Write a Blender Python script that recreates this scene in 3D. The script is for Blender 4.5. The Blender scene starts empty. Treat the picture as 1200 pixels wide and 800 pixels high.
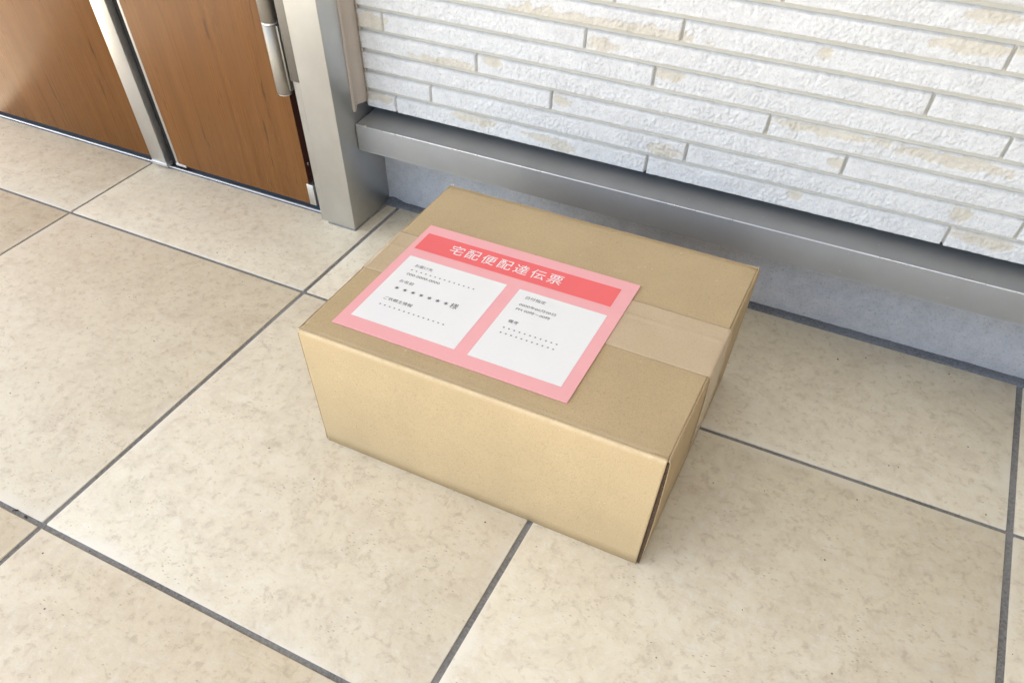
import bpy, bmesh, math, random
import numpy as np
from mathutils import Matrix, Vector

random.seed(7)
RS = np.random.RandomState(7)
scene = bpy.context.scene
COL = scene.collection

# ------------------------------------------------------------------ camera
S = 0.6                                   # one floor tile, grout centre to grout centre
cam_d = bpy.data.cameras.new('camera')
cam = bpy.data.objects.new('camera', cam_d)
COL.objects.link(cam)
az, el, ro = -0.465618985, -0.931518414, 0.00671014504
C = np.array([1.34726991, -1.34368759, 1.27451946]) * S
fw = np.array([math.sin(az) * math.cos(el), math.cos(az) * math.cos(el), math.sin(el)])
r0 = np.cross(fw, [0, 0, 1.0]); r0 /= np.linalg.norm(r0)
u0 = np.cross(r0, fw)
rr = math.cos(ro) * r0 + math.sin(ro) * u0
uu = -math.sin(ro) * r0 + math.cos(ro) * u0
cam.matrix_world = Matrix(((rr[0], uu[0], -fw[0], C[0]), (rr[1], uu[1], -fw[1], C[1]), (rr[2], uu[2], -fw[2], C[2]), (0, 0, 0, 1)))
cam_d.sensor_width = 36.0
cam_d.lens = 794.583 / 1200 * 36
cam_d.shift_x = 18.75 / 1200
cam_d.shift_y = 204.09 / 1200
cam_d.clip_start = 0.01
cam_d.clip_end = 2000
scene.camera = cam

# ------------------------------------------------------------------ sky, sun, exposure
SUN_EL, SUN_AZ = math.radians(46), math.radians(238)      # compass angle from +Y, clockwise
world = bpy.data.worlds.new('World'); scene.world = world
world.use_nodes = True
wn = world.node_tree
for n in list(wn.nodes): wn.nodes.remove(n)
sky = wn.nodes.new('ShaderNodeTexSky'); sky.sky_type = 'NISHITA'; sky.sun_disc = False
sky.sun_elevation = SUN_EL; sky.sun_rotation = SUN_AZ
bg = wn.nodes.new('ShaderNodeBackground'); bg.inputs['Strength'].default_value = 0.12
wo = wn.nodes.new('ShaderNodeOutputWorld')
wn.links.new(sky.outputs[0], bg.inputs[0]); wn.links.new(bg.outputs[0], wo.inputs[0])
sd = bpy.data.lights.new('sun', 'SUN'); sd.energy = 5.0; sd.angle = math.radians(0.5); sd.color = (1.0, 0.95, 0.87)
sun = bpy.data.objects.new('sun', sd); COL.objects.link(sun)
sdir = Vector((math.sin(SUN_AZ) * math.cos(SUN_EL), math.cos(SUN_AZ) * math.cos(SUN_EL), math.sin(SUN_EL)))
sun.rotation_euler = sdir.to_track_quat('Z', 'Y').to_euler()
sun.location = sdir * 20
scene.view_settings.view_transform = 'Standard'
scene.view_settings.look = 'None'
scene.view_settings.gamma = 1
scene.view_settings.use_curve_mapping = False
scene.view_settings.exposure = 1.99
scene.cycles.use_denoising = True
scene.cycles.max_bounces = 10
scene.cycles.diffuse_bounces = 6
scene.cycles.sample_clamp_indirect = 6

ROOF_FRONT = -2.15
ROOF_LEFT = -3.18

# ------------------------------------------------------------------ material helpers
class NT:
    def __init__(self, name):
        self.m = bpy.data.materials.new(name); self.m.use_nodes = True
        self.t = self.m.node_tree
        self.b = self.t.nodes['Principled BSDF']
        self.co = self.t.nodes.new('ShaderNodeTexCoord')
    def n(self, typ, **kw):
        nd = self.t.nodes.new(typ)
        for k, v in kw.items(): setattr(nd, k, v)
        return nd
    def l(self, a, b): self.t.links.new(a, b)
    def map(self, scale=(1, 1, 1), src='Object', rot=(0, 0, 0), rand=False):
        mp = self.n('ShaderNodeMapping'); mp.inputs['Scale'].default_value = scale
        mp.inputs['Rotation'].default_value = rot
        self.l(self.co.outputs[src], mp.inputs['Vector'])
        if rand:
            oi = self.n('ShaderNodeObjectInfo'); mu = self.n('ShaderNodeMath', operation='MULTIPLY'); mu.inputs[1].default_value = 37.0
            self.l(oi.outputs['Random'], mu.inputs[0]); self.l(mu.outputs[0], mp.inputs['Location'])
        return mp.outputs[0]
    def noise(self, vec, scale, detail=4, rough=0.5, dist=0.0):
        nd = self.n('ShaderNodeTexNoise'); nd.inputs['Scale'].default_value = scale
        nd.inputs['Detail'].default_value = detail; nd.inputs['Roughness'].default_value = rough
        nd.inputs['Distortion'].default_value = dist
        self.l(vec, nd.inputs['Vector']); return nd.outputs['Fac']
    def ramp(self, fac, stops, interp='LINEAR'):
        r = self.n('ShaderNodeValToRGB'); r.color_ramp.interpolation = interp
        while len(r.color_ramp.elements) < len(stops): r.color_ramp.elements.new(0.5)
        for e, (p, c) in zip(r.color_ramp.elements, stops):
            e.position = p
            e.color = (c, c, c, 1) if isinstance(c, (int, float)) else (*c, 1)
        self.l(fac, r.inputs[0]); return r.outputs[0]
    def mix(self, fac, a, b, mode='MIX'):
        m = self.n('ShaderNodeMix', data_type='RGBA', blend_type=mode)
        for k, v in ((0, fac), (6, a), (7, b)):
            if isinstance(v, (int, float)): m.inputs[k].default_value = v
            elif isinstance(v, tuple): m.inputs[k].default_value = (*v, 1)
            else: self.l(v, m.inputs[k])
        return m.outputs[2]
    def math(self, op, a, b=None):
        m = self.n('ShaderNodeMath', operation=op)
        for k, v in ((0, a), (1, b)):
            if v is None: continue
            if isinstance(v, (int, float)): m.inputs[k].default_value = v
            else: self.l(v, m.inputs[k])
        return m.outputs[0]
    def bump(self, h, strength, dist=0.001, prev=None):
        b = self.n('ShaderNodeBump'); b.inputs['Strength'].default_value = strength; b.inputs['Distance'].default_value = dist
        self.l(h, b.inputs['Height'])
        if prev is not None: self.l(prev, b.inputs['Normal'])
        return b.outputs[0]
    def out(self, color=None, rough=None, metal=None, normal=None, spec=None):
        for k, v in (('Base Color', color), ('Roughness', rough), ('Metallic', metal), ('Normal', normal), ('Specular IOR Level', spec)):
            if v is None: continue
            if isinstance(v, (int, float)): self.b.inputs[k].default_value = v
            elif isinstance(v, tuple): self.b.inputs[k].default_value = (*v, 1)
            else: self.l(v, self.b.inputs[k])
        return self.m

def mat_tile():
    t = NT('porcelain_tile')
    v = t.map(rand=True)
    big = t.noise(v, 3.2, 5, 0.6, 0.4)
    mid = t.noise(v, 13, 9, 0.74, 0.9)
    fine = t.noise(v, 70, 6, 0.72, 0.4)
    c = t.ramp(mid, [(0.30, (0.645, 0.56, 0.42)), (0.44, (0.70, 0.625, 0.48)), (0.52, (0.735, 0.66, 0.505)), (0.66, (0.775, 0.71, 0.56))])
    c = t.mix(t.ramp(big, [(0.44, 0.0), (0.74, 0.24)]), c, (0.63, 0.535, 0.385))
    c = t.mix(t.ramp(fine, [(0.35, 0.55), (0.47, 0.0)]), c, (0.50, 0.42, 0.315))
    c = t.mix(t.ramp(fine, [(0.54, 0.0), (0.66, 0.5)]), c, (0.78, 0.745, 0.66))
    # streaky travertine veins
    st = t.noise(t.map((6, 28, 6), rand=True, rot=(0, 0, 0.5)), 3, 6, 0.7, 1.0)
    c = t.mix(t.ramp(st, [(0.58, 0.0), (0.68, 0.22)]), c, (0.50, 0.41, 0.30))
    # tiny dark pits
    vo = t.n('ShaderNodeTexVoronoi'); vo.inputs['Scale'].default_value = 42; vo.inputs['Randomness'].default_value = 1
    t.l(v, vo.inputs['Vector'])
    sel = t.ramp(t.noise(v, 31, 2), [(0.56, 0.0), (0.60, 1.0)])
    pit = t.math('MULTIPLY', t.ramp(vo.outputs['Distance'], [(0.035, 1.0), (0.075, 0.0)]), sel)
    vo2 = t.n('ShaderNodeTexVoronoi'); vo2.inputs['Scale'].default_value = 150
    t.l(t.map((0.55, 1.4, 1), rand=True, rot=(0, 0, 0.6)), vo2.inputs['Vector'])
    sel2 = t.ramp(t.noise(v, 17, 3), [(0.48, 0.0), (0.60, 0.9)])
    pit2 = t.math('MULTIPLY', t.ramp(vo2.outputs['Distance'], [(0.08, 0.8), (0.20, 0.0)]), sel2)
    c = t.mix(pit2, c, (0.30, 0.24, 0.18))
    c = t.mix(pit, c, (0.07, 0.06, 0.05))
    # pale lime bloom along the joints
    g = t.n('ShaderNodeNewGeometry'); sx = t.n('ShaderNodeSeparateXYZ'); t.l(g.outputs['Position'], sx.inputs[0])
    ds = []
    for k in (0, 1):
        q = t.math('DIVIDE', sx.outputs[k], S)
        f = t.math('PINGPONG', q, 0.5)
        ds.append(f)
    dmin = t.math('MINIMUM', ds[0], ds[1])
    wob = t.math('MULTIPLY', t.math('SUBTRACT', t.noise(v, 7, 4), 0.46), 0.16)
    edge = t.ramp(t.math('ADD', dmin, wob), [(0.0, 0.8), (0.03, 0.0)])
    c = t.mix(edge, c, (0.78, 0.725, 0.605))
    nb = t.bump(t.noise(v, 60, 8, 0.7), 0.35, 0.0012)
    nb = t.bump(pit, -0.6, 0.001, nb)
    nb = t.bump(t.noise(v, 420, 3, 0.6), 0.25, 0.0006, nb)
    return t.out(c, t.ramp(fine, [(0.3, 0.62), (0.7, 0.50)]), normal=nb, spec=0.4)

def mat_grout(name, a, b, scale=260):
    t = NT(name); v = t.map(src='Object')
    n = t.noise(v, scale, 5, 0.75)
    sp = t.noise(v, scale * 3, 2, 0.6)
    c = t.mix(t.ramp(n, [(0.38, 0.0), (0.62, 1.0)]), a, b)
    c = t.mix(t.ramp(t.noise(v, 6, 4), [(0.4, 0.0), (0.7, 0.6)]), c, tuple(x * 1.35 for x in b))
    c = t.mix(t.ramp(sp, [(0.66, 0.0), (0.72, 0.6)]), c, (0.5, 0.5, 0.5))
    return t.out(c, 0.9, normal=t.bump(n, 0.6, 0.0012), spec=0.2)

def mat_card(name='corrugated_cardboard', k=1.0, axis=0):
    t = NT(name); v = t.map()
    fib = t.noise(t.map((1, 1, 1)), 520, 4, 0.7)
    fl = t.noise(t.map((0.35, 1, 1)), 120, 4, 0.6)
    blot = t.noise(v, 9, 6, 0.6, 0.3)
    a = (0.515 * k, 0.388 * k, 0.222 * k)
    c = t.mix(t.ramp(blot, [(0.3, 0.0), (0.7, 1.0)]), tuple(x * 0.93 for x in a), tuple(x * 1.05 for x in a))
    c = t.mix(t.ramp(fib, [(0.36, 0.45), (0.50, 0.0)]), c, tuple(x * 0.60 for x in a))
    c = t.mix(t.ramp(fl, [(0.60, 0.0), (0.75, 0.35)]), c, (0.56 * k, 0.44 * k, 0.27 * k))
    vo = t.n('ShaderNodeTexVoronoi'); vo.inputs['Scale'].default_value = 110; t.l(v, vo.inputs['Vector'])
    sp = t.math('MULTIPLY', t.ramp(vo.outputs['Distance'], [(0.07, 1.0), (0.14, 0.0)]), t.ramp(t.noise(v, 60, 2), [(0.55, 0.0), (0.6, 0.55)]))
    c = t.mix(sp, c, (0.24, 0.16, 0.08))
    vo = t.n('ShaderNodeTexVoronoi'); vo.inputs['Scale'].default_value = 95
    t.l(t.map((1.3, 0.5, 1), rot=(0.3, 0.5, 0.4)), vo.inputs['Vector'])
    sp = t.math('MULTIPLY', t.ramp(vo.outputs['Distance'], [(0.06, 1.0), (0.13, 0.0)]), t.ramp(t.noise(v, 45, 2), [(0.55, 0.0), (0.6, 0.6)]))
    c = t.mix(sp, c, (0.66, 0.56, 0.40))
    # highlight painted as a paler colour just below the front top crease
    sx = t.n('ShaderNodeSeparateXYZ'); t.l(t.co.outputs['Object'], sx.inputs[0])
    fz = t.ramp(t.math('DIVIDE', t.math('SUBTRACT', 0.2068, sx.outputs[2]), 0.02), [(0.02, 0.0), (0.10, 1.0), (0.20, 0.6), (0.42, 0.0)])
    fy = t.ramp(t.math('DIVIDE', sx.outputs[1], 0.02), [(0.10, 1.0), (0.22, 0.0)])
    crease_highlight = t.math('MULTIPLY', t.math('MULTIPLY', fz, fy), t.ramp(t.noise(t.map((1, 1, 1)), 70, 5, 0.7), [(0.30, 0.2), (0.6, 0.75)]))
    c = t.mix(crease_highlight, c, (0.66 * k, 0.53 * k, 0.345 * k))
    wv = t.n('ShaderNodeTexWave'); wv.wave_type = 'BANDS'; wv.bands_direction = 'XYZ'[axis]
    wv.inputs['Scale'].default_value = 22; wv.inputs['Distortion'].default_value = 0.6; wv.inputs['Detail'].default_value = 1
    t.l(v, wv.inputs['Vector'])
    nb = t.bump(wv.outputs['Fac'], 0.16, 0.0005)
    nb = t.bump(blot, 0.25, 0.004, nb)
    nb = t.bump(fib, 0.18, 0.0005, nb)
    return t.out(c, 0.72, normal=nb, spec=0.3)

def mat_wood():
    t = NT('door_wood_grain')
    v = t.map((1, 1, 0.045))
    g1 = t.noise(v, 26, 6, 0.6, 0.6)
    g2 = t.noise(t.map((1, 1, 0.012)), 150, 5, 0.7, 0.2)
    g3 = t.noise(t.map((1, 1, 0.25)), 7, 4, 0.55, 0.5)
    c = t.ramp(g1, [(0.28, (0.135, 0.052, 0.012)), (0.46, (0.176, 0.070, 0.017)), (0.60, (0.198, 0.081, 0.021)), (0.76, (0.228, 0.098, 0.028))])
    c = t.mix(t.ramp(g2, [(0.36, 0.5), (0.52, 0.0)]), c, (0.12, 0.052, 0.02))
    c = t.mix(t.ramp(g3, [(0.35, 0.30), (0.65, 0.0)]), c, (0.17, 0.078, 0.03))
    # short dark grain ticks
    d = t.noise(t.map((1, 1, 0.10)), 90, 3, 0.5, 0.8)
    c = t.mix(t.ramp(d, [(0.65, 0.0), (0.70, 0.7)]), c, (0.07, 0.03, 0.013))
    return t.out(c, t.ramp(g2, [(0.3, 0.34), (0.7, 0.24)]), normal=t.bump(g2, 0.10, 0.0006), spec=0.20)

def mat_metal(name, col, rough=0.34, metal=0.9, brush=(1, 1, 0.01)):
    t = NT(name)
    n = t.noise(t.map(brush), 500, 3, 0.6)
    n2 = t.noise(t.map(), 14, 5, 0.6)
    c = t.mix(t.ramp(n2, [(0.35, 0.0), (0.7, 1.0)]), tuple(x * 0.93 for x in col), tuple(x * 1.03 for x in col))
    sp = t.noise(t.map(), 260, 2, 0.5)
    c = t.mix(t.ramp(sp, [(0.74, 0.0), (0.77, 0.5)]), c, tuple(min(1, x * 1.8) for x in col))
    r = t.math('ADD', t.math('MULTIPLY', n2, 0.12), rough - 0.06)
    return t.out(c, r, metal, normal=t.bump(n, 0.05, 0.0003))

def mat_plain(name, col, rough=0.7, metal=0.0, bumpy=0.0, sc=200, spec=0.4, var=0.08):
    t = NT(name); v = t.map()
    n = t.noise(v, sc, 5, 0.65); n2 = t.noise(v, sc * 0.08, 4, 0.6)
    c = t.mix(t.ramp(n2, [(0.3, 0.0), (0.7, 1.0)]), tuple(x * (1 - var) for x in col), tuple(min(1, x * (1 + var)) for x in col))
    c = t.mix(t.ramp(n, [(0.36, var * 2), (0.5, 0.0)]), c, tuple(x * 0.6 for x in col))
    return t.out(c, rough, metal, normal=t.bump(n, bumpy, 0.001) if bumpy else None, spec=spec)

def mat_brick():
    t = NT('split_stone_face')
    at = t.n('ShaderNodeAttribute'); at.attribute_name = 'bare'; at.attribute_type = 'GEOMETRY'
    v = t.map(src='Object')
    n = t.noise(v, 380, 6, 0.8); n2 = t.noise(v, 50, 8, 0.75, 0.5)
    white = t.mix(t.ramp(n2, [(0.35, 0.0), (0.62, 1.0)]), (0.62, 0.62, 0.62), (0.74, 0.74, 0.735))
    white = t.mix(t.ramp(n, [(0.33, 0.85), (0.44, 0.0)]), white, (0.38, 0.37, 0.37))
    beige = t.mix(t.ramp(n2, [(0.35, 0.0), (0.65, 1.0)]), (0.56, 0.52, 0.445), (0.70, 0.66, 0.58))
    beige = t.mix(t.ramp(n, [(0.32, 0.45), (0.46, 0.0)]), beige, (0.36, 0.31, 0.24))
    c = t.mix(at.outputs['Fac'], white, beige)
    nb = t.bump(n, 0.55, 0.0016)
    nb = t.bump(n2, 0.5, 0.002, nb)
    return t.out(c, 0.82, normal=nb, spec=0.3)

M = dict(
    tile=mat_tile(),
    grout=mat_grout('tile_grout', (0.125, 0.122, 0.117), (0.25, 0.245, 0.235)),
    sealant=mat_grout('dark_sealant', (0.085, 0.09, 0.10), (0.19, 0.20, 0.215)),
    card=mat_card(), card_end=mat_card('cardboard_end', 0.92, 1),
    flute=mat_plain('corrugated_medium', (0.15, 0.095, 0.055), 0.9, bumpy=0.3),
    tape=None,
    wood=mat_wood(),
    edge=mat_plain('dark_door_edge', (0.055, 0.016, 0.010), 0.5),
    metal=mat_metal('anodised_aluminium', (0.61, 0.61, 0.595), 0.42, 1.0),
    metal_sill=mat_metal('grey_coated_sill', (0.335, 0.337, 0.333), 0.56, 0.45, (0.01, 1, 1)),
    hinge=mat_metal('satin_nickel', (0.31, 0.29, 0.26), 0.48, 0.95),
    hinge_plate=mat_metal('shaded_bronze_plate', (0.20, 0.185, 0.165), 0.5, 0.9),
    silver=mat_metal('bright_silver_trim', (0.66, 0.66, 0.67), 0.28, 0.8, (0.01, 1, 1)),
    black=mat_plain('black_rubber', (0.012, 0.012, 0.014), 0.5),
    dark_plate=mat_plain('dark_threshold', (0.05, 0.055, 0.07), 0.45, 0.3),
    concrete=None,
    brick=mat_brick(),
    board=mat_plain('beige_siding_joint', (0.55, 0.525, 0.46), 0.85, bumpy=0.35, sc=320, var=0.05),
    trim=mat_plain('taupe_corner_trim', (0.43, 0.375, 0.325), 0.55, bumpy=0.05, var=0.06),
    pink=mat_plain('pink_print', (0.88, 0.425, 0.44), 0.55, var=0.01),
    red=mat_plain('red_print', (0.88, 0.145, 0.15), 0.5, var=0.01),
    white=mat_plain('white_paper', (0.84, 0.84, 0.83), 0.6, var=0.008),
    ink=mat_plain('grey_ink', (0.045, 0.045, 0.047), 0.6, var=0.02),
    white_ink=mat_plain('white_lettering', (0.88, 0.86, 0.86), 0.6, var=0.01),
    unseen_wall=mat_plain('brown_grey_render', (0.22, 0.20, 0.18), 0.9, bumpy=0.4, sc=120),
    paving=mat_plain('pale_paving', (0.55, 0.51, 0.44), 0.85, bumpy=0.3, sc=30),
    soffit=mat_plain('white_soffit', (0.56, 0.55, 0.52), 0.8, var=0.03),
)
t = NT('foundation_concrete'); v = t.map()
n1 = t.noise(v, 38, 8, 0.75, 0.4); n2 = t.noise(v, 300, 6, 0.8)
c = t.mix(t.ramp(n1, [(0.32, 0.0), (0.66, 1.0)]), (0.405, 0.412, 0.43), (0.52, 0.525, 0.54))
c = t.mix(t.ramp(n2, [(0.36, 0.7), (0.46, 0.0)]), c, (0.22, 0.225, 0.24))
c = t.mix(t.ramp(n2, [(0.60, 0.0), (0.70, 0.5)]), c, (0.60, 0.62, 0.65))
nb = t.bump(n2, 0.5, 0.002); nb = t.bump(n1, 0.35, 0.004, nb)
M['concrete'] = t.out(c, 0.88, normal=nb, spec=0.3)
t = NT('brown_packing_tape'); v = t.map()
c = t.mix(t.ramp(t.noise(v, 16, 5, 0.6), [(0.35, 0.0), (0.7, 1.0)]), (0.53, 0.405, 0.255), (0.57, 0.435, 0.285))
c = t.mix(t.ramp(t.noise(v, 420, 3, 0.6), [(0.34, 0.35), (0.46, 0.0)]), c, (0.38, 0.27, 0.17))
M['tape'] = t.out(c, 0.22, normal=t.bump(t.noise(t.map((0.3, 1, 1)), 40, 3), 0.12, 0.001), spec=0.45)

# ------------------------------------------------------------------ object helpers
def link(name, me, mat, parent=None, smooth=False):
    o = bpy.data.objects.new(name, me); COL.objects.link(o)
    if mat is not None and not me.materials: me.materials.append(mat)
    if parent is not None: o.parent = parent
    if smooth: me.shade_smooth()
    return o
def thing(name, label, cat, loc=(0, 0, 0), rz=0.0, group=None):
    o = bpy.data.objects.new(name, None); COL.objects.link(o)
    o.location = loc; o.rotation_euler = (0, 0, rz); o['label'] = label; o['category'] = cat; o['kind'] = 'thing'
    o.empty_display_size = 0.1
    if group: o['group'] = group
    return o
def bm_box(bm, x0, x1, y0, y1, z0, z1):
    vs = [bm.verts.new(p) for p in ((x0, y0, z0), (x1, y0, z0), (x1, y1, z0), (x0, y1, z0), (x0, y0, z1), (x1, y0, z1), (x1, y1, z1), (x0, y1, z1))]
    for f in ((3, 2, 1, 0), (4, 5, 6, 7), (0, 1, 5, 4), (1, 2, 6, 5), (2, 3, 7, 6), (3, 0, 4, 7)):
        bm.faces.new([vs[i] for i in f])
def box(name, dims, mat, parent=None, bevel=0.0, seg=2):
    bm = bmesh.new(); bm_box(bm, *dims)
    if bevel: bmesh.ops.bevel(bm, geom=bm.edges[:], offset=bevel, segments=seg, profile=0.5, affect='EDGES')
    me = bpy.data.meshes.new(name); bm.to_mesh(me); bm.free()
    o = link(name, me, mat, parent)
    if bevel: me.shade_smooth(); me.set_sharp_from_angle(angle=math.radians(50))
    return o
def poly_prism(name, pts, z0, z1, mat, parent=None, bevel=0.0, axis='z'):
    """pts in the plane across the axis, extruded from z0 to z1 (axis z: (x,y); axis x: (y,z))"""
    bm = bmesh.new()
    if axis == 'z': f = lambda p, h: (p[0], p[1], h)
    else: f = lambda p, h: (h, p[0], p[1])
    a = [bm.verts.new(f(p, z0)) for p in pts]; b = [bm.verts.new(f(p, z1)) for p in pts]
    n = len(pts)
    bm.faces.new(a[::-1]); bm.faces.new(b)
    for i in range(n): bm.faces.new((a[i], a[(i + 1) % n], b[(i + 1) % n], b[i]))
    bmesh.ops.recalc_face_normals(bm, faces=bm.faces[:])
    if bevel: bmesh.ops.bevel(bm, geom=bm.edges[:], offset=bevel, segments=2, profile=0.5, affect='EDGES')
    me = bpy.data.meshes.new(name); bm.to_mesh(me); bm.free()
    o = link(name, me, mat, parent)
    if bevel: me.shade_smooth(); me.set_sharp_from_angle(angle=math.radians(50))
    return o
def lathe(name, prof, loc, mat, parent=None, n=48):
    bm = bmesh.new(); rings = []
    for r, z in prof: rings.append([bm.verts.new((loc[0] + r * math.cos(2 * math.pi * i / n), loc[1] + r * math.sin(2 * math.pi * i / n), z)) for i in range(n)])
    for a, b in zip(rings, rings[1:]):
        for i in range(n): bm.faces.new((a[i], a[(i + 1) % n], b[(i + 1) % n], b[i]))
    bm.faces.new(rings[0][::-1]); bm.faces.new(rings[-1])
    bmesh.ops.recalc_face_normals(bm, faces=bm.faces[:])
    me = bpy.data.meshes.new(name); bm.to_mesh(me); bm.free()
    o = link(name, me, mat, parent); me.shade_smooth(); me.set_sharp_from_angle(angle=math.radians(40))
    return o
def grid_mesh(name, P, mat, parent=None, smooth=True, attr=None):
    """P: (ny, nx, 3) array of points -> quad sheet"""
    ny, nx, _ = P.shape
    idx = np.arange(ny * nx).reshape(ny, nx)
    f = np.stack([idx[:-1, :-1], idx[:-1, 1:], idx[1:, 1:], idx[1:, :-1]], -1).reshape(-1, 4)
    me = bpy.data.meshes.new(name)
    me.from_pydata(P.reshape(-1, 3).tolist(), [], f.tolist())
    if attr is not None:
        a = me.attributes.new('bare', 'FLOAT', 'POINT'); a.data.foreach_set('value', attr.reshape(-1).astype(np.float32))
    o = link(name, me, mat, parent)
    if smooth: me.shade_smooth()
    return o
def vnoise(x, y, seed=0):
    """value noise, vectorised"""
    xi = np.floor(x).astype(np.int64); yi = np.floor(y).astype(np.int64)
    xf = x - xi; yf = y - yi
    u = xf * xf * (3 - 2 * xf); w = yf * yf * (3 - 2 * yf)
    def h(a, b):
        q = (a * 374761393 + b * 668265263 + seed * 1442695041) & 0x7fffffff
        q = ((q ^ (q >> 13)) * 1274126177) & 0x7fffffff
        return ((q ^ (q >> 16)) & 0xffff) / 65535.0
    return (h(xi, yi) * (1 - u) + h(xi + 1, yi) * u) * (1 - w) + (h(xi, yi + 1) * (1 - u) + h(xi + 1, yi + 1) * u) * w
def fbm(x, y, sc, oct=4, seed=0, gain=0.5):
    s = 0; a = 1; t = 0
    for i in range(oct):
        s = s + a * vnoise(x * sc, y * sc, seed + i * 17); t += a; a *= gain; sc *= 2.03
    return s / t

# ------------------------------------------------------------------ ground and porch floor
bm = bmesh.new(); bm_box(bm, -120, 120, -120, 120, -0.40, -0.17)
me = bpy.data.meshes.new('ground'); bm.to_mesh(me); bm.free()
g = link('ground', me, M['paving']); g['kind'] = 'structure'

TZ = 0.0                      # tile top
FX0, FX1, FY0 = -3.0, 4.2, -2.4
slab = box('porch_floor', (FX0, FX1, FY0, 0.338, -0.169, -0.0022), M['grout'])
slab['kind'] = 'structure'
gx = {-1: 0.0030, 0: 0.0041, 1: 0.0044, 2: 0.0050}
def gw(k): return gx.get(k, 0.0045)
gyw = {0: 0.0038, -1: 0.0040}
def tile_obj(pts):
    cx = sum(p[0] for p in pts) / len(pts); cy = sum(p[1] for p in pts) / len(pts)
    o = poly_prism('tile', [(x - cx, y - cy) for x, y in pts], -0.010, 0.0, M['tile'], slab, bevel=0.0009)
    o.location = (cx, cy, TZ)
    return o
WALL_Y = 0.3314
ix0, ix1 = int(FX0 / S), int(FX1 / S)
for i in range(ix0, ix1):
    xa, xb = i * S + gw(i), (i + 1) * S - gw(i + 1)
    for j in range(-4, 0):
        tile_obj([(xa, j * S + gyw.get(j, 0.0048)), (xb, j * S + gyw.get(j, 0.0048)), (xb, (j + 1) * S - gyw.get(j + 1, 0.0048)), (xa, (j + 1) * S - gyw.get(j + 1, 0.0048))])
    ya = gyw[0]
    if i >= 0: tile_obj([(xa, ya), (xb, ya), (xb, WALL_Y), (xa, WALL_Y)])
    elif i == -1: tile_obj([(xa, ya), (xb, ya), (xb, WALL_Y), (-0.0345, WALL_Y), (-0.0345, 0.250), (xa, 0.250)])
    else: tile_obj([(xa, ya), (xb, ya), (xb, 0.250), (xa, 0.250)])

# ------------------------------------------------------------------ concrete foundation
f = thing('concrete_foundation', 'low blue grey rendered concrete base under the metal sill', 'foundation', (0, 0, 0))
nx, nz = 700, 40
X, Z = np.meshgrid(np.linspace(-0.034, 4.2, nx), np.linspace(-0.004, 0.20, nz))
Y = 0.3475 - 0.0016 * (fbm(X, Z, 18, 4, 3) - 0.5) - 0.0008 * (fbm(X, Z, 160, 2, 9) - .5)
cf = grid_mesh('rendered_face', np.stack([X, Y, Z], -1), M['concrete'], f)
box('core', (-0.034, 4.2, 0.3495, 0.50, -0.16, 0.20), M['concrete'], f)
# sealant bead along the foot of the wall, lumpy in the corner
nx = 900
xs = np.linspace(-0.0300, 4.2, nx)
tt = np.linspace(0, 1, 7)
P = np.zeros((7, nx, 3))
lump = np.exp(-((xs + 0.018) / 0.016) ** 2)
for k, s in enumerate(tt):
    wob = 0.0012 * (fbm(xs, xs * 0 + k, 60, 3, 5) - 0.5)
    P[k, :, 0] = xs
    P[k, :, 1] = 0.3292 - 0.004 * lump * (1 - s) + (0.0195 + 0.004 * lump) * s + wob * (1 - s)
    P[k, :, 2] = 0.0004 + 0.0045 * s ** 1.6 + 0.008 * lump * s + 0.0018 * math.sin(math.pi * s) + 0.0012 * (fbm(xs, xs * 0 + 3.3 * k, 90, 3, 15) - 0.5)
P[0, :, 2] = -0.003
grid_mesh('sealant_bead', P, M['sealant'], f)

# ------------------------------------------------------------------ metal sill (ledge)
LY0, LZ0, LZ1 = 0.2670, 0.1412, 0.1856
sill = thing('metal_sill', 'long grey metal ledge sticking out under the white siding, behind the parcel', 'sill')
b = 0.0016
b = 0.0020
prof = [(LY0, LZ0 + b), (LY0 + 0.0004, LZ0 + 0.0004), (LY0 + b, LZ0), (0.3460, LZ0), (0.3460, LZ1 + 0.0035)]
for a in range(7):
    th = math.pi / 2 * a / 6
    prof.append((LY0 + b - b * math.sin(th), LZ1 - b + b * math.cos(th)))
o = poly_prism('ledge_profile', prof, -0.0290, 4.2, M['metal_sill'], sill, axis='x')
o.data.shade_smooth(); o.data.set_sharp_from_angle(angle=math.radians(35))
box('edge_highlight_strip', (-0.0289, 4.2, LY0 - 0.0002, LY0 + 0.0016, LZ1 - 0.0017, LZ1 + 0.0003), M['silver'], sill, bevel=0.0008)  # bright strip added to stand in for the highlight along the sill's edge
# little blob of sealant left on the top edge near the post
bm = bmesh.new(); bmesh.ops.create_icosphere(bm, subdivisions=3, radius=1)
for v in bm.verts:
    k = 1 + 0.25 * math.sin(v.co.x * 5 + v.co.y * 3)
    v.co = Vector((-0.0075 + v.co.x * 0.0036 * k, LY0 + 0.0012 + v.co.y * 0.0024, LZ1 + v.co.z * 0.0024 * k))
me = bpy.data.meshes.new('sealant_blob'); bm.to_mesh(me); bm.free()
link('sealant_blob', me, M['trim'], sill, True)
# drip lip below
box('drip_lip', (-0.0290, 4.2, LY0 + 0.0006, LY0 + 0.0022, LZ0 - 0.0022, LZ0 + 0.0006), M['metal_sill'], sill)

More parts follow.
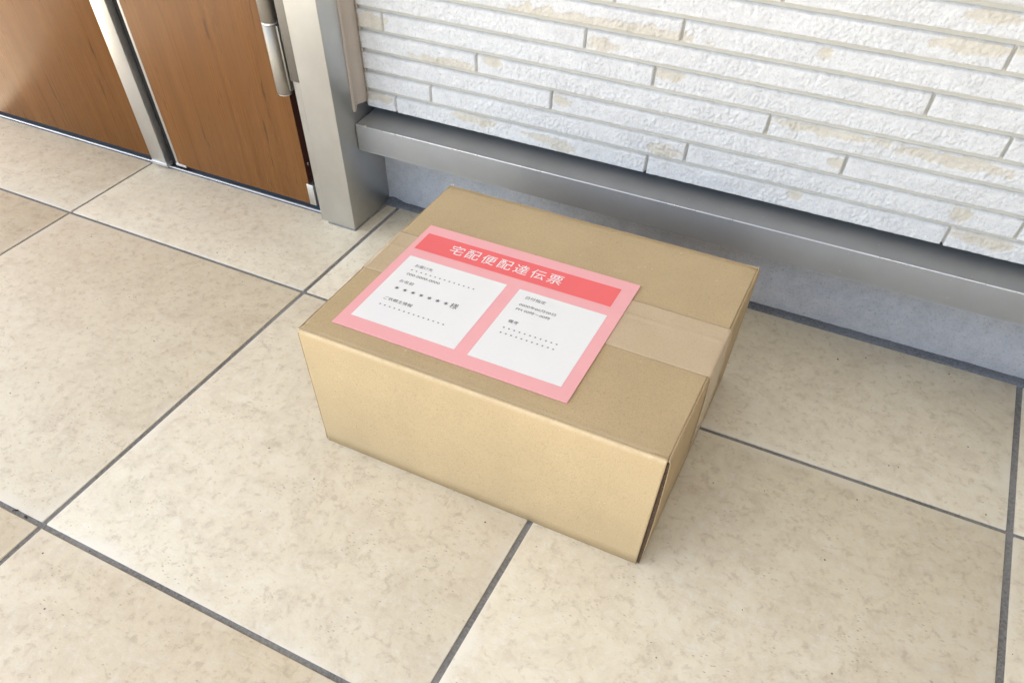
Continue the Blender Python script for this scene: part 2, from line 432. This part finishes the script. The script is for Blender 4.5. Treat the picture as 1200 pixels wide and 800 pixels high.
# ------------------------------------------------------------------ siding wall
BY = 0.3090                    # proud face of the bricks
wall = thing('siding_wall', 'white split-face brick siding wall with beige joints above the metal ledge', 'wall')
WX0, WX1 = -0.0262, 4.2
box('siding_board', (WX0, WX1, BY + 0.0076, BY + 0.019, 0.2040, 2.50), M['board'], wall)
box('wall_core', (WX0 + 0.001, WX1, BY + 0.0205, 0.50, 0.2005, 2.50), M['black'], wall)
PITCH = 0.03162; Z1 = 0.2156; BH = 0.0241
JOINTS = {1: [0.037, 0.519, 0.979], 2: [0.114, 0.579, 1.060], 3: [0.344, 0.809], 4: [0.206, 0.688], 5: [0.027, 0.507, 0.990],
          6: [0.393, 0.880], 7: [0.066, 0.537, 0.99], 8: [0.432, 0.941], 9: [0.20, 0.66, 1.13]}
PATCH = [(-0.03, 0.037, 0.328, 0.356), (-0.035, 0.034, 0.2155, 0.2305), (0.075, 0.204, 0.298, 0.306), (0.212, 0.252, 0.310, 0.326), (0.160, 0.232, 0.218, 0.231),
         (0.333, 0.387, 0.206, 0.222), (0.515, 0.582, 0.236, 0.250), (0.347, 0.376, 0.275, 0.290), (0.397, 0.446, 0.362, 0.378), (0.27, 0.54, 0.390, 0.404),
         (0.510, 0.552, 0.343, 0.358), (0.868, 0.940, 0.470, 0.482), (0.852, 0.950, 0.438, 0.450), (0.688, 0.86, 0.314, 0.326), (0.86, 1.02, 0.308, 0.322),
         (0.781, 0.811, 0.276, 0.287), (0.965, 1.00, 0.243, 0.257), (0.745, 0.768, 0.220, 0.229), (0.980, 1.090, 0.216, 0.232), (0.723, 0.742, 0.404, 0.414),
         (0.30, 0.36, 0.215, 0.222), (0.10, 0.16, 0.455, 0.465), (1.15, 1.26, 0.40, 0.41), (1.2, 1.3, 0.24, 0.255), (1.1, 1.2, 0.34, 0.352)]
BRICKMESH = []
def brick(x0, x1, zc, k, step=0.0020):
    z0, z1 = zc - BH / 2, zc + BH / 2
    nx = max(6, int((x1 - x0) / step)); nz = max(5, int(BH / (step * 0.85)))
    ux = np.linspace(0, 1, nx); uz = np.linspace(0, 1, nz)
    X, Z = np.meshgrid(x0 + (x1 - x0) * ux, z0 + (z1 - z0) * uz)
    bare = np.zeros_like(X)
    rag = fbm(X, Z * 1.3, 55, 5, 21, 0.62)
    for (a, b_, c_, d) in PATCH:
        if b_ < x0 or a > x1 or abs((c_ + d) / 2 - zc) > BH * 0.62: continue
        cx, cz, hx, hz = (a + b_) / 2, (c_ + d) / 2, (b_ - a) / 2, (d - c_) / 2 + 0.002
        q = 1 - np.sqrt(((X - cx) / hx) ** 2 + ((Z - cz) / hz) ** 2)
        bare = np.maximum(bare, np.clip((q * 1.1 + (rag - 0.5) * 1.9) * 5 + 0.6, 0, 1))
    spk = fbm(X, Z, 150, 3, 88, 0.6)
    bare = np.maximum(bare, np.clip((spk - 0.80) * 12, 0, 0.6))
    # relief: coarse splitting + grit, worn and recessed where bare
    amp = 0.45 + 1.1 * np.clip(fbm(X, Z * 1.8, 22, 3, 61 + k) * 2.2 - 0.6, 0, 1)
    rel = (fbm(X, Z, 30, 4, 4 + k, 0.6) - 0.5) * 0.0021 + (fbm(X, Z, 300, 3, 14, 0.8) - 0.5) * 0.0027 * amp + (random.random() - 0.5) * 0.0012
    rel = rel + bare * 0.0008
    em = np.minimum(np.minimum(X - x0, x1 - X), np.minimum(Z - z0, z1 - Z))
    ew = np.clip(em / 0.0012, 0, 1)
    Y = BY + rel * (0.35 + 0.65 * ew)
    # sides: push the rim back to the board
    Xr, Zr = X.copy(), Z.copy()
    wob = (fbm(X, Z, 130, 3, 31) - 0.5) * 0.0011
    Zr += wob * (1 - ew)
    P = np.zeros((nz + 2, nx + 2, 3))
    P[1:-1, 1:-1, 0] = Xr; P[1:-1, 1:-1, 1] = Y; P[1:-1, 1:-1, 2] = Zr
    P[0, 1:-1] = P[1, 1:-1]; P[-1, 1:-1] = P[-2, 1:-1]
    P[:, 0] = P[:, 1]; P[:, -1] = P[:, -2]
    sl = 0.0012
    P[0, :, 1] = P[-1, :, 1] = BY + 0.0082; P[:, 0, 1] = P[:, -1, 1] = BY + 0.0082
    P[0, :, 2] -= sl; P[-1, :, 2] += sl; P[:, 0, 0] -= sl; P[:, -1, 0] += sl
    A = np.zeros(P.shape[:2]); A[1:-1, 1:-1] = bare
    A[0] = 1; A[-1] = 0.25; A[:, 0] = 0.7; A[:, -1] = 0.7
    o = grid_mesh('brick', P - np.array([x0, 0, zc]), M['brick'], wall, True, A)
    o.location = (x0, 0, zc)
    return o
for k in range(1, 12):
    zc = Z1 + (k - 1) * PITCH
    js = JOINTS.get(k, [0.14 * k % 0.46 + 0.05, 0.14 * k % 0.46 + 0.52])
    js = list(js)
    while js[-1] < 1.62: js.append(js[-1] + 0.475)
    xs = [WX0 + 0.001] + js
    if xs[1] - xs[0] < 0.012: xs.pop(1)
    for a, b_ in zip(xs, xs[1:]):
        brick(a + 0.0026 if a > 0 else a, b_ - 0.0026, zc, k, 0.0015 if a < 1.15 and k < 10 else 0.006)
# the courses above and to the side of the picture, joined
bm = bmesh.new()
for k in range(1, 72):
    zc = Z1 + (k - 1) * PITCH
    if k < 12:
        js = list(JOINTS.get(k, [0.14 * k % 0.46 + 0.05, 0.14 * k % 0.46 + 0.52]))
        while js[-1] < 1.62: js.append(js[-1] + 0.475)
        x = js[-1]
    else: x = WX0 + 0.001
    first = True
    while x < WX1 - 0.01:
        w = 0.47 if not (first and k >= 12) else 0.1 + (k * 0.137) % 0.36
        first = False
        bm_box(bm, x + 0.0026, min(x + w, WX1) - 0.0026, BY + 0.0004, BY + 0.0080, zc - BH / 2, zc + BH / 2); x += w
me = bpy.data.meshes.new('brick_courses'); bm.to_mesh(me); bm.free()
o = link('brick_courses', me, M['brick'], wall); o['kind'] = 'stuff'
# taupe corner trim between the post and the siding: a thin rolled moulding, hollow underneath
out = [(-0.0300, 0.2655), (-0.0262, 0.2660), (-0.0252, 0.2700), (-0.0250, 0.2760), (-0.0225, 0.2815), (-0.0185, 0.2860), (-0.0155, 0.2915),
       (-0.0150, 0.2970), (-0.0170, 0.3020), (-0.0205, 0.3052), (-0.0225, 0.3080), (-0.0228, 0.3135)]
out = [(-0.0300 + (a + 0.0300) * 0.72, 0.2680 + (q - 0.2655) * 0.947) for a, q in out]
cx, cy = -0.0285, 0.292
inn = [(p[0] - 0.0016 * (1 if 0.268 < p[1] < 0.31 else 0.6), p[1] + (0.0008 if p[1] < cy else -0.0008)) for p in out]
nzs = 60
P = np.zeros((nzs, len(out), 3)); Q = np.zeros((nzs, len(out), 3))
zz = np.concatenate([np.linspace(0, 0.3, nzs - 1), [2.3]])
for i, dz in enumerate(zz):
    for j, p in enumerate(out):
        base = 0.2065 + 0.0100 * min(1, max(0, (p[1] - 0.2725) / 0.006)) - 0.006 * min(1, max(0, (p[1] - 0.304) / 0.006))      # the lip at the post hangs lower
        wv = 0.0010 * (fbm(np.array([dz]), np.array([j * 0.0]), 26, 3, 2)[0] - 0.5)
        P[i, j] = (p[0] + wv * 0.6, p[1] + wv, base + dz); Q[i, j] = (inn[j][0] + wv * 0.6, inn[j][1] + wv, base + dz)
ring = np.concatenate([P, Q[:, ::-1], P[:, :1]], axis=1)
tr = grid_mesh('corner_trim', ring, M['trim'], wall)
# bottom edge cap of the moulding
capm = np.stack([P[0], Q[0]], 0); grid_mesh('trim_end', capm, M['trim'], tr, False)
# thin raised fin of mastic where the moulding meets the bricks
xs_ = np.linspace(0.2085, 0.62, 200)
P = np.zeros((4, 200, 3))
for k, (dx, dy) in enumerate(((0, 0.0), (0.0010, -0.0018), (0.0022, -0.0014), (0.0030, 0.0012))):
    nn = (fbm(xs_, xs_ * 0 + 7, 70, 3, 6) - 0.5) * 0.0026
    P[k, :, 0] = -0.0245 + dx + nn * (k > 0); P[k, :, 1] = BY + 0.0015 + dy; P[k, :, 2] = xs_
grid_mesh('mastic_joint', P, M['board'], wall)

# ------------------------------------------------------------------ door frame: post and threshold
fr = thing('door_frame', 'satin aluminium door post with a threshold strip, between the wooden door and the siding', 'door frame')
PX0, PX1, PY = -0.0975, -0.0302, 0.2152
b = 0.0012
box('post', (PX0, PX1, PY, 0.3465, 0.0006, 2.20), M['metal'], fr, bevel=0.0010)
box('door_stop', (-0.1165, PX0 - 0.0002, 0.2205, 0.3465, 0.0012, 2.20), M['metal'], fr, bevel=0.0007)
box('jamb', (-0.150, -0.1168, 0.287, 0.3465, 0.004, 2.20), M['black'], fr)
box('head', (-3.0, PX0 - 0.0002, 0.2205, 0.3465, 2.10, 2.20), M['metal'], fr)
# mortar skirt at the foot of the post
pts = [(PX0 - 0.006, PY - 0.0036), (PX1 + 0.0030, PY - 0.0036), (PX1 + 0.0036, 0.3300), (PX1 - 0.001, 0.3300), (PX1 - 0.001, PY + 0.002), (PX0 - 0.006, PY + 0.002)]
bm = bmesh.new(); n = 120
foot = [(PX0 + 0.002, PY - 0.0001), (PX1 + 0.0001, PY - 0.0001), (PX1 + 0.0001, 0.333)]
seg = []
for (ax, ay), (bx_, by_) in zip(foot, foot[1:]):
    for i in range(n // 2): s = i / (n / 2 - 1); seg.append((ax + (bx_ - ax) * s, ay + (by_ - ay) * s, 1 if ay != by_ else 0))
P = np.zeros((4, len(seg), 3))
for i, (x, y, side) in enumerate(seg):
    w = 0.0008 + 0.0018 * fbm(np.array([x * 1.0]), np.array([y]), 120, 3, 8)[0]
    if side: w += 0.003 * max(0, (y - 0.27) / 0.06)
    nxn, nyn = (1, 0) if side else (0, -1)
    for k, (a_, h_) in enumerate(((0, 0.0030), (0.25, 0.0018), (0.7, 0.0010), (1.0, -0.001))):
        P[k, i] = (x + nxn * w * a_, y + nyn * w * a_, h_)
grid_mesh('mortar_fillet', P, M['grout'], fr)
box('threshold_bead', (-3.0, PX0 - 0.0205, 0.2382, 0.2425, -0.001, 0.0042), M['silver'], fr, bevel=0.0010)
box('threshold_plate', (-3.0, PX0 - 0.0205, 0.2427, 0.3460, -0.001, 0.0026), M['dark_plate'], fr)
box('threshold_lip', (-3.0, PX0 - 0.0205, 0.2362, 0.2381, -0.001, 0.0012), M['sealant'], fr)

# ------------------------------------------------------------------ the two door leaves
DY = 0.2400
dl = thing('wooden_door', 'wide wood grain door leaf at the far left, with a silver meeting stile', 'door', (-0.588, DY, 0.0))
def rel(dims, o): return (dims[0] - o.location.x, dims[1] - o.location.x, dims[2] - o.location.y, dims[3] - o.location.y, dims[4], dims[5])
box('door_panel', rel((-1.50, -0.5885, DY, 0.280, 0.0140, 2.09), dl), M['wood'], dl, bevel=0.0006)
box('meeting_stile', rel((-0.5882, -0.5455, 0.2312, 0.276, 0.0125, 2.09), dl), M['metal'], dl, bevel=0.0008)
box('rubber_gasket', rel((-0.5453, -0.5230, 0.2480, 0.278, 0.0060, 2.09), dl), M['black'], dl)
box('stile_foot', rel((-0.5895, -0.5440, 0.2296, 0.276, 0.0050, 0.0124), dl), M['silver'], dl, bevel=0.0008)
dr = thing('wooden_door', 'narrow hinged wood grain door leaf beside the aluminium post', 'door', (-0.149, DY, 0.0))
box('door_panel', rel((-0.5150, -0.1500, DY, 0.2415, 0.0140, 2.09), dr), M['wood'], dr)
box('door_core', rel((-0.5150, -0.1503, 0.2416, 0.281, 0.0145, 2.09), dr), M['edge'], dr)
box('edge_strip', rel((-0.5222, -0.5152, 0.2395, 0.279, 0.0130, 2.09), dr), M['metal'], dr, bevel=0.0006)
box('bottom_clip', rel((-0.5225, -0.4930, 0.2378, 0.2398, 0.0115, 0.0165), dr), M['silver'], dr, bevel=0.0004)
# silver pivot cap on the bottom corner of the leaf
box('pivot_cap', rel((-0.1545, -0.1385, 0.2375, 0.262, 0.0145, 0.0570), dr), M['metal'], dr, bevel=0.0007)
box('edge_screw', rel((-0.1503, -0.1488, 0.2490, 0.2520, 0.0900, 0.0960), dr), M['silver'], dr, bevel=0.0004)
hx, hy, hr = -0.1415 - dr.location.x, 0.2225 - DY, 0.0142
hg = lathe('hinge_barrel', [(hr - 0.0022, 0.2345), (hr - 0.0006, 0.2352), (hr, 0.2368), (hr, 0.3395), (hr - 0.0008, 0.3405)], (hx, hy), M['hinge'], dr)
lathe('hinge_ring', [(hr - 0.0012, 0.3407), (hr - 0.0002, 0.3412), (hr - 0.0002, 0.3440), (hr - 0.0012, 0.3446)], (hx, hy), M['silver'], hg)
lathe('hinge_barrel_upper', [(hr - 0.0008, 0.3450), (hr, 0.3460), (hr, 0.470), (hr - 0.001, 0.472)], (hx, hy), M['hinge'], hg)
lathe('hinge_bottom_cap', [(hr - 0.0030, 0.2325), (hr - 0.0014, 0.2330), (hr - 0.0014, 0.2343)], (hx, hy), M['silver'], hg)
box('hinge_knuckle', rel((-0.1310, -0.1240, 0.2190, 0.2390, 0.2400, 0.3400), dr), M['hinge'], dr, bevel=0.0012)
box('hinge_leaf', rel((-0.1175, -0.0985, 0.2168, 0.2200, 0.2590, 0.4700), dr), M['hinge_plate'], dr, bevel=0.0006)

# ------------------------------------------------------------------ cardboard parcel
L, W, H = 0.4956, 0.4103, 0.2062
bx = thing('cardboard_box', 'sealed brown cardboard parcel with a pink delivery label, standing on the beige tiles', 'box', (0.25953, -0.28626, 0.0), 0.00345)
TH = 0.0048; R = 0.0042
def crease(x):  # slight unevenness of the folded edge, shared by panel and flap
    return 0.0012 * (fbm(x, x * 0 + 1.7, 24, 3, 41) - 0.5) + 0.0009 * (fbm(x, x * 0, 110, 2, 43) - 0.5)
NXB = 220
xb = np.linspace(0.0, L, NXB)
def side_sheet(name, flip, xs, mat):
    prof = [(0.0, 0.0008), (0.0, 0.02), (0.0, 0.05), (0.0, 0.09), (0.0, 0.13), (0.0, 0.165), (0.0, H - R - 0.012), (0.0, H - R - 0.004)]
    for a in range(9):
        th = math.pi / 2 * a / 8
        prof.append((R - R * math.cos(th), H - R + R * math.sin(th)))
    P = np.zeros((len(prof), len(xs), 3))
    cr = crease(xs)
    for k, (y, z) in enumerate(prof):
        wgt = min(1, max(0, (z - (H - 0.022)) / 0.018)); bow = 0.0016 * math.sin(math.pi * min(1, z / H)) * np.sin(np.pi * xs / L)
        yy = y - bow * (1 - wgt); zz = z + cr * wgt
        P[k, :, 0] = xs; P[k, :, 1] = yy if not flip else W - yy; P[k, :, 2] = zz
    P[0, :, 2] = 0.0008
    if flip: P = P[:, ::-1]
    return grid_mesh(name, P, mat, bx)
def solid(o, th, off=-1):
    m = o.modifiers.new('thickness', 'SOLIDIFY'); m.thickness = th; m.offset = off
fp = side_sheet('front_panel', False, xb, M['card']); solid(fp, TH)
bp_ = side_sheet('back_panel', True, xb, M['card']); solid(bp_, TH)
def flap(name, y0, y1, mat, front):
    ys = np.linspace(y0, y1, 26); xs = np.linspace(0.0002, L + 0.0003, NXB)
    Xg, Yg = np.meshgrid(xs, ys)
    e = crease(Xg)
    s = (Yg - y0) / (y1 - y0)
    if not front: s = 1 - s
    Zg = H + e * np.clip(1 - s / 0.07, 0, 1) - 0.0030 * np.exp(-((s - 0.035) / 0.022) ** 2) * 0.35
    Zg = Zg + 0.0006 * s * (fbm(Xg, Yg, 6, 2, 51) - 0.5) * 2
    # crushed corners
    Zg = Zg - 0.0018 * np.exp(-(((Xg - L) / 0.010) ** 2)) * (1 - s) ** 4
    o = grid_mesh(name, np.stack([Xg, Yg, Zg], -1), mat, bx); solid(o, TH * 0.9)
    return o
flap('top_flap', R, W / 2 - 0.0010, M['card'], True)
flap('top_flap', W / 2 + 0.0010, W - R, M['card'], False)
# end panels stand just outside the flaps, folded over at the top; a slit stays between fold and flap
def end_panel(sign):
    name = 'end_panel'
    x_out = L + 0.0040 if sign > 0 else -0.0040
    prof = [(0, 0.0008), (0, 0.02), (0, 0.045), (0, 0.07), (0, 0.10), (0, 0.13), (0, 0.16), (0, 0.18), (0, H - 0.0085), (0, H - 0.0050), (-0.0007, H - 0.0022), (-0.0018, H - 0.0006), (-0.0029, H - 0.0003), (-0.0036, H - 0.0013)]
    ys = np.concatenate([np.linspace(0.0016, 0.08, 30), np.linspace(0.085, W - 0.002, 40)])
    P = np.zeros((len(prof), len(ys), 3))
    for k, (dx, z) in enumerate(prof):
        h = z / H
        fl = np.exp(-((ys - 0.0) / 0.050) ** 2)
        bulge = (0.0022 * fl * math.sin(math.pi * min(1, max(0, h * 0.92 + 0.10))) ** 0.8 if sign > 0 else 0 * fl)
        bow = 0.0025 * np.sin(np.pi * ys / W) * math.sin(math.pi * min(1, h))
        e = crease(ys * 1.3 + 4) * (1 if k > 7 else 0)
        P[k, :, 0] = x_out + sign * (dx + bulge * (1 if k < 10 else 0.2) + bow * (1 if k < 9 else 0)); P[k, :, 1] = ys + (0.0006 if k else 0); P[k, :, 2] = z + e
    if sign < 0: P = P[:, ::-1]
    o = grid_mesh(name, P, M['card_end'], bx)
    solid(o, 0.0007)
    return o, prof, P
endp, prof, PE = end_panel(1)
end_panel(-1)
# corrugated medium showing in the open joint of the front right corner: wavy sheet + inner liner
nz = 420
zs = np.linspace(0.0015, H - 0.006, nz)
xo = np.interp(zs, PE[:10, 0, 2], PE[:10, 0, 0]) - 0.0010
xi = np.full(nz, L - 0.0002)
mid, amp = (xo + xi) / 2, np.maximum(0.0004, (xo - xi) / 2 - 0.0002)
P = np.zeros((4, nz, 3))
for k, y in enumerate((0.0022, 0.006, 0.012, 0.03)):
    P[k, :, 0] = mid + amp * np.sin(zs * 2 * math.pi / 0.0052); P[k, :, 1] = y + 0.0008 * (fbm(zs, zs * 0, 300, 2, 3) - .5); P[k, :, 2] = zs
fm = grid_mesh('corrugated_medium', P, M['flute'], endp); solid(fm, 0.0005, 0)
P = np.zeros((2, nz, 3))
for k, y in enumerate((0.0052, 0.04)): P[k, :, 0] = L + 0.0006; P[k, :, 1] = y; P[k, :, 2] = zs
il = grid_mesh('inner_liner', P, M['flute'], endp); solid(il, 0.0006, 0)
box('bottom_panel', (0.004, L - 0.002, 0.005, W - 0.005, 0.0010, 0.0055), M['card'], bx)
# frayed paper at the three top corners
for (cx, cy) in ((0.0006, 0.0012), (0.0008, W - 0.0022), (L + 0.0012, W - 0.0030)):
    bm = bmesh.new()
    for i in range(9):
        a = random.uniform(0, 6.28); r = random.uniform(0.0012, 0.0030)
        c0 = Vector((cx + random.uniform(-0.002, 0.001), cy + random.uniform(-0.0015, 0.0015), H - 0.0020 + random.uniform(-0.002, 0.0022)))
        d1 = Vector((math.cos(a), math.sin(a), random.uniform(-0.4, 0.8))).normalized() * r
        d2 = Vector((-math.sin(a), math.cos(a), random.uniform(-0.6, 0.6))).normalized() * 0.0010
        vs = [bm.verts.new(c0 - d2), bm.verts.new(c0 + d2), bm.verts.new(c0 + d1 + d2 * 0.4), bm.verts.new(c0 + d1 - d2 * 0.4)]
        bm.faces.new(vs)
    me = bpy.data.meshes.new('torn_corner'); bm.to_mesh(me); bm.free()
    o = link('torn_corner', me, mat_plain('torn_paper', (0.72, 0.66, 0.55), 0.9) if 'torn_paper' not in bpy.data.materials else bpy.data.materials['torn_paper'], bx); solid(o, 0.0004, 0)

# packing tape across the seam, wrapping down both ends
def tape_strip():
    y0, y1 = 0.1545, 0.2565
    path = [(-0.0052, 0.135), (-0.0052, 0.17), (-0.0052, H - 0.006), (-0.0040, H - 0.0010), (-0.0015, H + 0.0006)]
    path += [(x, H + 0.0003) for x in np.linspace(0.004, L - 0.004, 80)]
    path += [(L + 0.0010, H + 0.0002), (L + 0.0027, H - 0.0003), (L + 0.0040, H - 0.0022), (L + 0.0046, H - 0.0060), (L + 0.0049, H - 0.018), (L + 0.0058, 0.17), (L + 0.0067, 0.13), (L + 0.0069, 0.095), (L + 0.0067, 0.074)]
    ys = np.linspace(0, 1, 32)
    P = np.zeros((len(path), 32, 3))
    for i, (x, z) in enumerate(path):
        drift = 0.0012 * math.sin(x * 9)
        y = y0 + (y1 - y0) * ys + drift
        ridge = 0.0013 * np.exp(-((y - (0.2190 + 0.012 * x)) / 0.0016) ** 2) * (1 if -0.002 < x < L else 0.2)
        top = 1 if 0 <= x <= L else 0
        dz = top * (0.0010 * (fbm(np.full(32, x), y, 6, 2, 51) - 0.5) * 0 + ridge + 0.00025 * (fbm(np.full(32, x * 0.4), y, 70, 3, 77) - 0.5))
        lift = 0
        P[i, :, 0] = x + (0.0003 * (fbm(y, y * 0 + z * 5, 50, 2, 9) - 0.5) if not top else 0); P[i, :, 1] = y; P[i, :, 2] = z + dz + lift * 0.35
    return P
tp = grid_mesh('packing_tape', tape_strip()[:, ::-1], M['tape'], bx)
m_ = tp.modifiers.new('thickness', 'SOLIDIFY'); m_.thickness = 0.0003; m_.offset = 1

# delivery label stuck over the tape
LZ = H + 0.0022
lab = box('delivery_label', (0.0312, 0.3625, 0.0330, 0.2885, LZ - 0.0016, LZ), M['pink'], bx)
lab['label'] = 'pink printed delivery label'
def sheet(name, x0, x1, y0, y1, z, mat):
    me = bpy.data.meshes.new(name); me.from_pydata([(x0, y0, z), (x1, y0, z), (x1, y1, z), (x0, y1, z)], [], [(0, 1, 2, 3)])
    return link(name, me, mat, lab)
e = 0.00012
sheet('header_band', 0.0400, 0.3425, 0.2250, 0.2680, LZ + e, M['red'])
sheet('address_field', 0.0450, 0.1990, 0.0555, 0.2065, LZ + e, M['white'])
sheet('date_field', 0.2185, 0.3455, 0.0540, 0.2060, LZ + e, M['white'])
def glyphs(items, name, mat, z):
    """items: (text, x0, x1, y_centre, height) - each run fitted into x0..x1, one object per run"""
    for text, x0, x1, yc, h in items:
        cu = bpy.data.curves.new('run', 'FONT'); cu.body = text; cu.size = 1.0; cu.resolution_u = 4
        ob = bpy.data.objects.new('run', cu); COL.objects.link(ob)
        dg = bpy.context.evaluated_depsgraph_get()
        me = bpy.data.meshes.new_from_object(ob.evaluated_get(dg))
        co = np.array([v.co[:] for v in me.vertices])
        mn, mx = co.min(0), co.max(0)
        sx = (x1 - x0) / (mx[0] - mn[0]); sy = h / (mx[1] - mn[1])
        V = [(x0 + (c[0] - mn[0]) * sx, yc + (c[1] - (mn[1] + mx[1]) / 2) * sy, z) for c in co]
        F = [tuple(p.vertices) for p in me.polygons]
        bpy.data.objects.remove(ob); bpy.data.curves.remove(cu); bpy.data.meshes.remove(me)
        me = bpy.data.meshes.new(name); me.from_pydata(V, [], F)
        link(name, me, mat, lab)
def stars(xa, xb, n, yc, r):
    V, F = [], []
    for i in range(n):
        cx = xa + (xb - xa) * i / (n - 1)
        for k in range(3):
            a = math.pi / 2 + k * math.pi / 3; dx, dy = math.cos(a) * r, math.sin(a) * r; px, py = -math.sin(a) * r * 0.16, math.cos(a) * r * 0.16
            n0 = len(V); zz = LZ + e * 2 + k * 0.00001
            V += [(cx - dx - px, yc - dy - py, zz), (cx + dx - px, yc + dy - py, zz), (cx + dx + px, yc + dy + py, zz), (cx - dx + px, yc - dy + py, zz)]
            F.append((n0, n0 + 1, n0 + 2, n0 + 3))
    me = bpy.data.meshes.new('row_of_stars'); me.from_pydata(V, [], F)
    return link('row_of_stars', me, M['ink'], lab)
z2 = LZ + 2 * e
title = '宅配便配達伝票'
glyphs([(ch, 0.0886 + i * 0.02562, 0.0886 + i * 0.02562 + 0.0208, 0.2474, 0.0212) for i, ch in enumerate(title)], 'lettering', M['white_ink'], z2)
glyphs([('お届け先', 0.0640, 0.0920, 0.1885, 0.0066), ('000-0000-0000', 0.0635, 0.1155, 0.1664, 0.0048), ('お名前', 0.0632, 0.0850, 0.1483, 0.0066),
        ('様', 0.1515, 0.1628, 0.1320, 0.0112), ('ご依頼主情報', 0.0644, 0.1076, 0.1065, 0.0066)], 'lettering', M['ink'], z2)
glyphs([('日付指定', 0.2343, 0.2632, 0.1925, 0.0066), ('0000年00月00日', 0.2324, 0.2850, 0.1755, 0.0058), ('PM 00時〜00時', 0.2326, 0.2814, 0.1650, 0.0058),
        ('備考', 0.2346, 0.2488, 0.1378, 0.0066)], 'lettering', M['ink'], z2)
stars(0.0652, 0.1625, 14, 0.1767, 0.0015); stars(0.0684, 0.1448, 7, 0.1320, 0.0032); stars(0.0670, 0.1631, 14, 0.0920, 0.0015)
stars(0.2355, 0.3097, 11, 0.1226, 0.0015); stars(0.2362, 0.3096, 11, 0.1120, 0.0015)

# ------------------------------------------------------------------ porch roof that shades the place
rf = box('porch_roof', (ROOF_LEFT, 4.4, ROOF_FRONT, 0.52, 2.52, 2.70), M['soffit']); rf['kind'] = 'structure'

sw = thing('unseen_wall', 'plain brown grey wall added out of view on the right to darken the floor', 'wall', (1.62, -0.9, 0.0))  # unseen wall, added to block light from the right of the porch
box('wall_panel', (0, 0.14, -1.3, 1.2, 0.0006, 2.515), M['unseen_wall'], sw)

# crumbs of dirt caught in the joint at the left and lying here and there on the tiles
bm = bmesh.new()
rc = random.Random(5)
spots = [(-0.052, -0.598, 0.0022), (-0.030, -0.6005, 0.0030), (-0.056, -0.6005, 0.0013), (0.0925, -0.601, 0.0012), (0.92, 0.262, 0.0016), (0.962, 0.288, 0.0012)]
spots += [(rc.uniform(-1.0, 1.3), rc.uniform(-0.78, 0.3), rc.uniform(0.0005, 0.0011)) for _ in range(60)]
for x, y, r in spots:
    if 0.25 < x < 0.77 and -0.30 < y < 0.14: continue
    if y > 0.2 and x < 0.0: continue
    mt = Matrix.Translation((x, y, r * 0.35)) @ Matrix.Rotation(rc.uniform(0, 3.1), 4, 'Z') @ Matrix.Diagonal((r * rc.uniform(0.9, 1.9), r * 0.7, r * 0.45, 1))
    bmesh.ops.create_icosphere(bm, subdivisions=1, radius=1, matrix=mt)
me = bpy.data.meshes.new('dirt_crumbs'); bm.to_mesh(me); bm.free()
o = link('dirt_crumbs', me, mat_plain('dark_dirt', (0.04, 0.033, 0.026), 0.9), None); o['kind'] = 'stuff'
o['label'] = 'tiny dark crumbs of dirt scattered on the tiles and in the joints'

hw = thing('house_wall', 'plain grey beige house wall carrying on to the left of the wooden doors', 'wall', (-3.0, 0.24, 0.0))
box('wall_panel', (0.0, 1.41, 0.0, 0.24, 0.0048, 2.095), M['unseen_wall'], hw)
box('door_post', (1.415, 1.495, -0.024, 0.10, 0.0048, 2.095), M['metal'], hw, bevel=0.001)
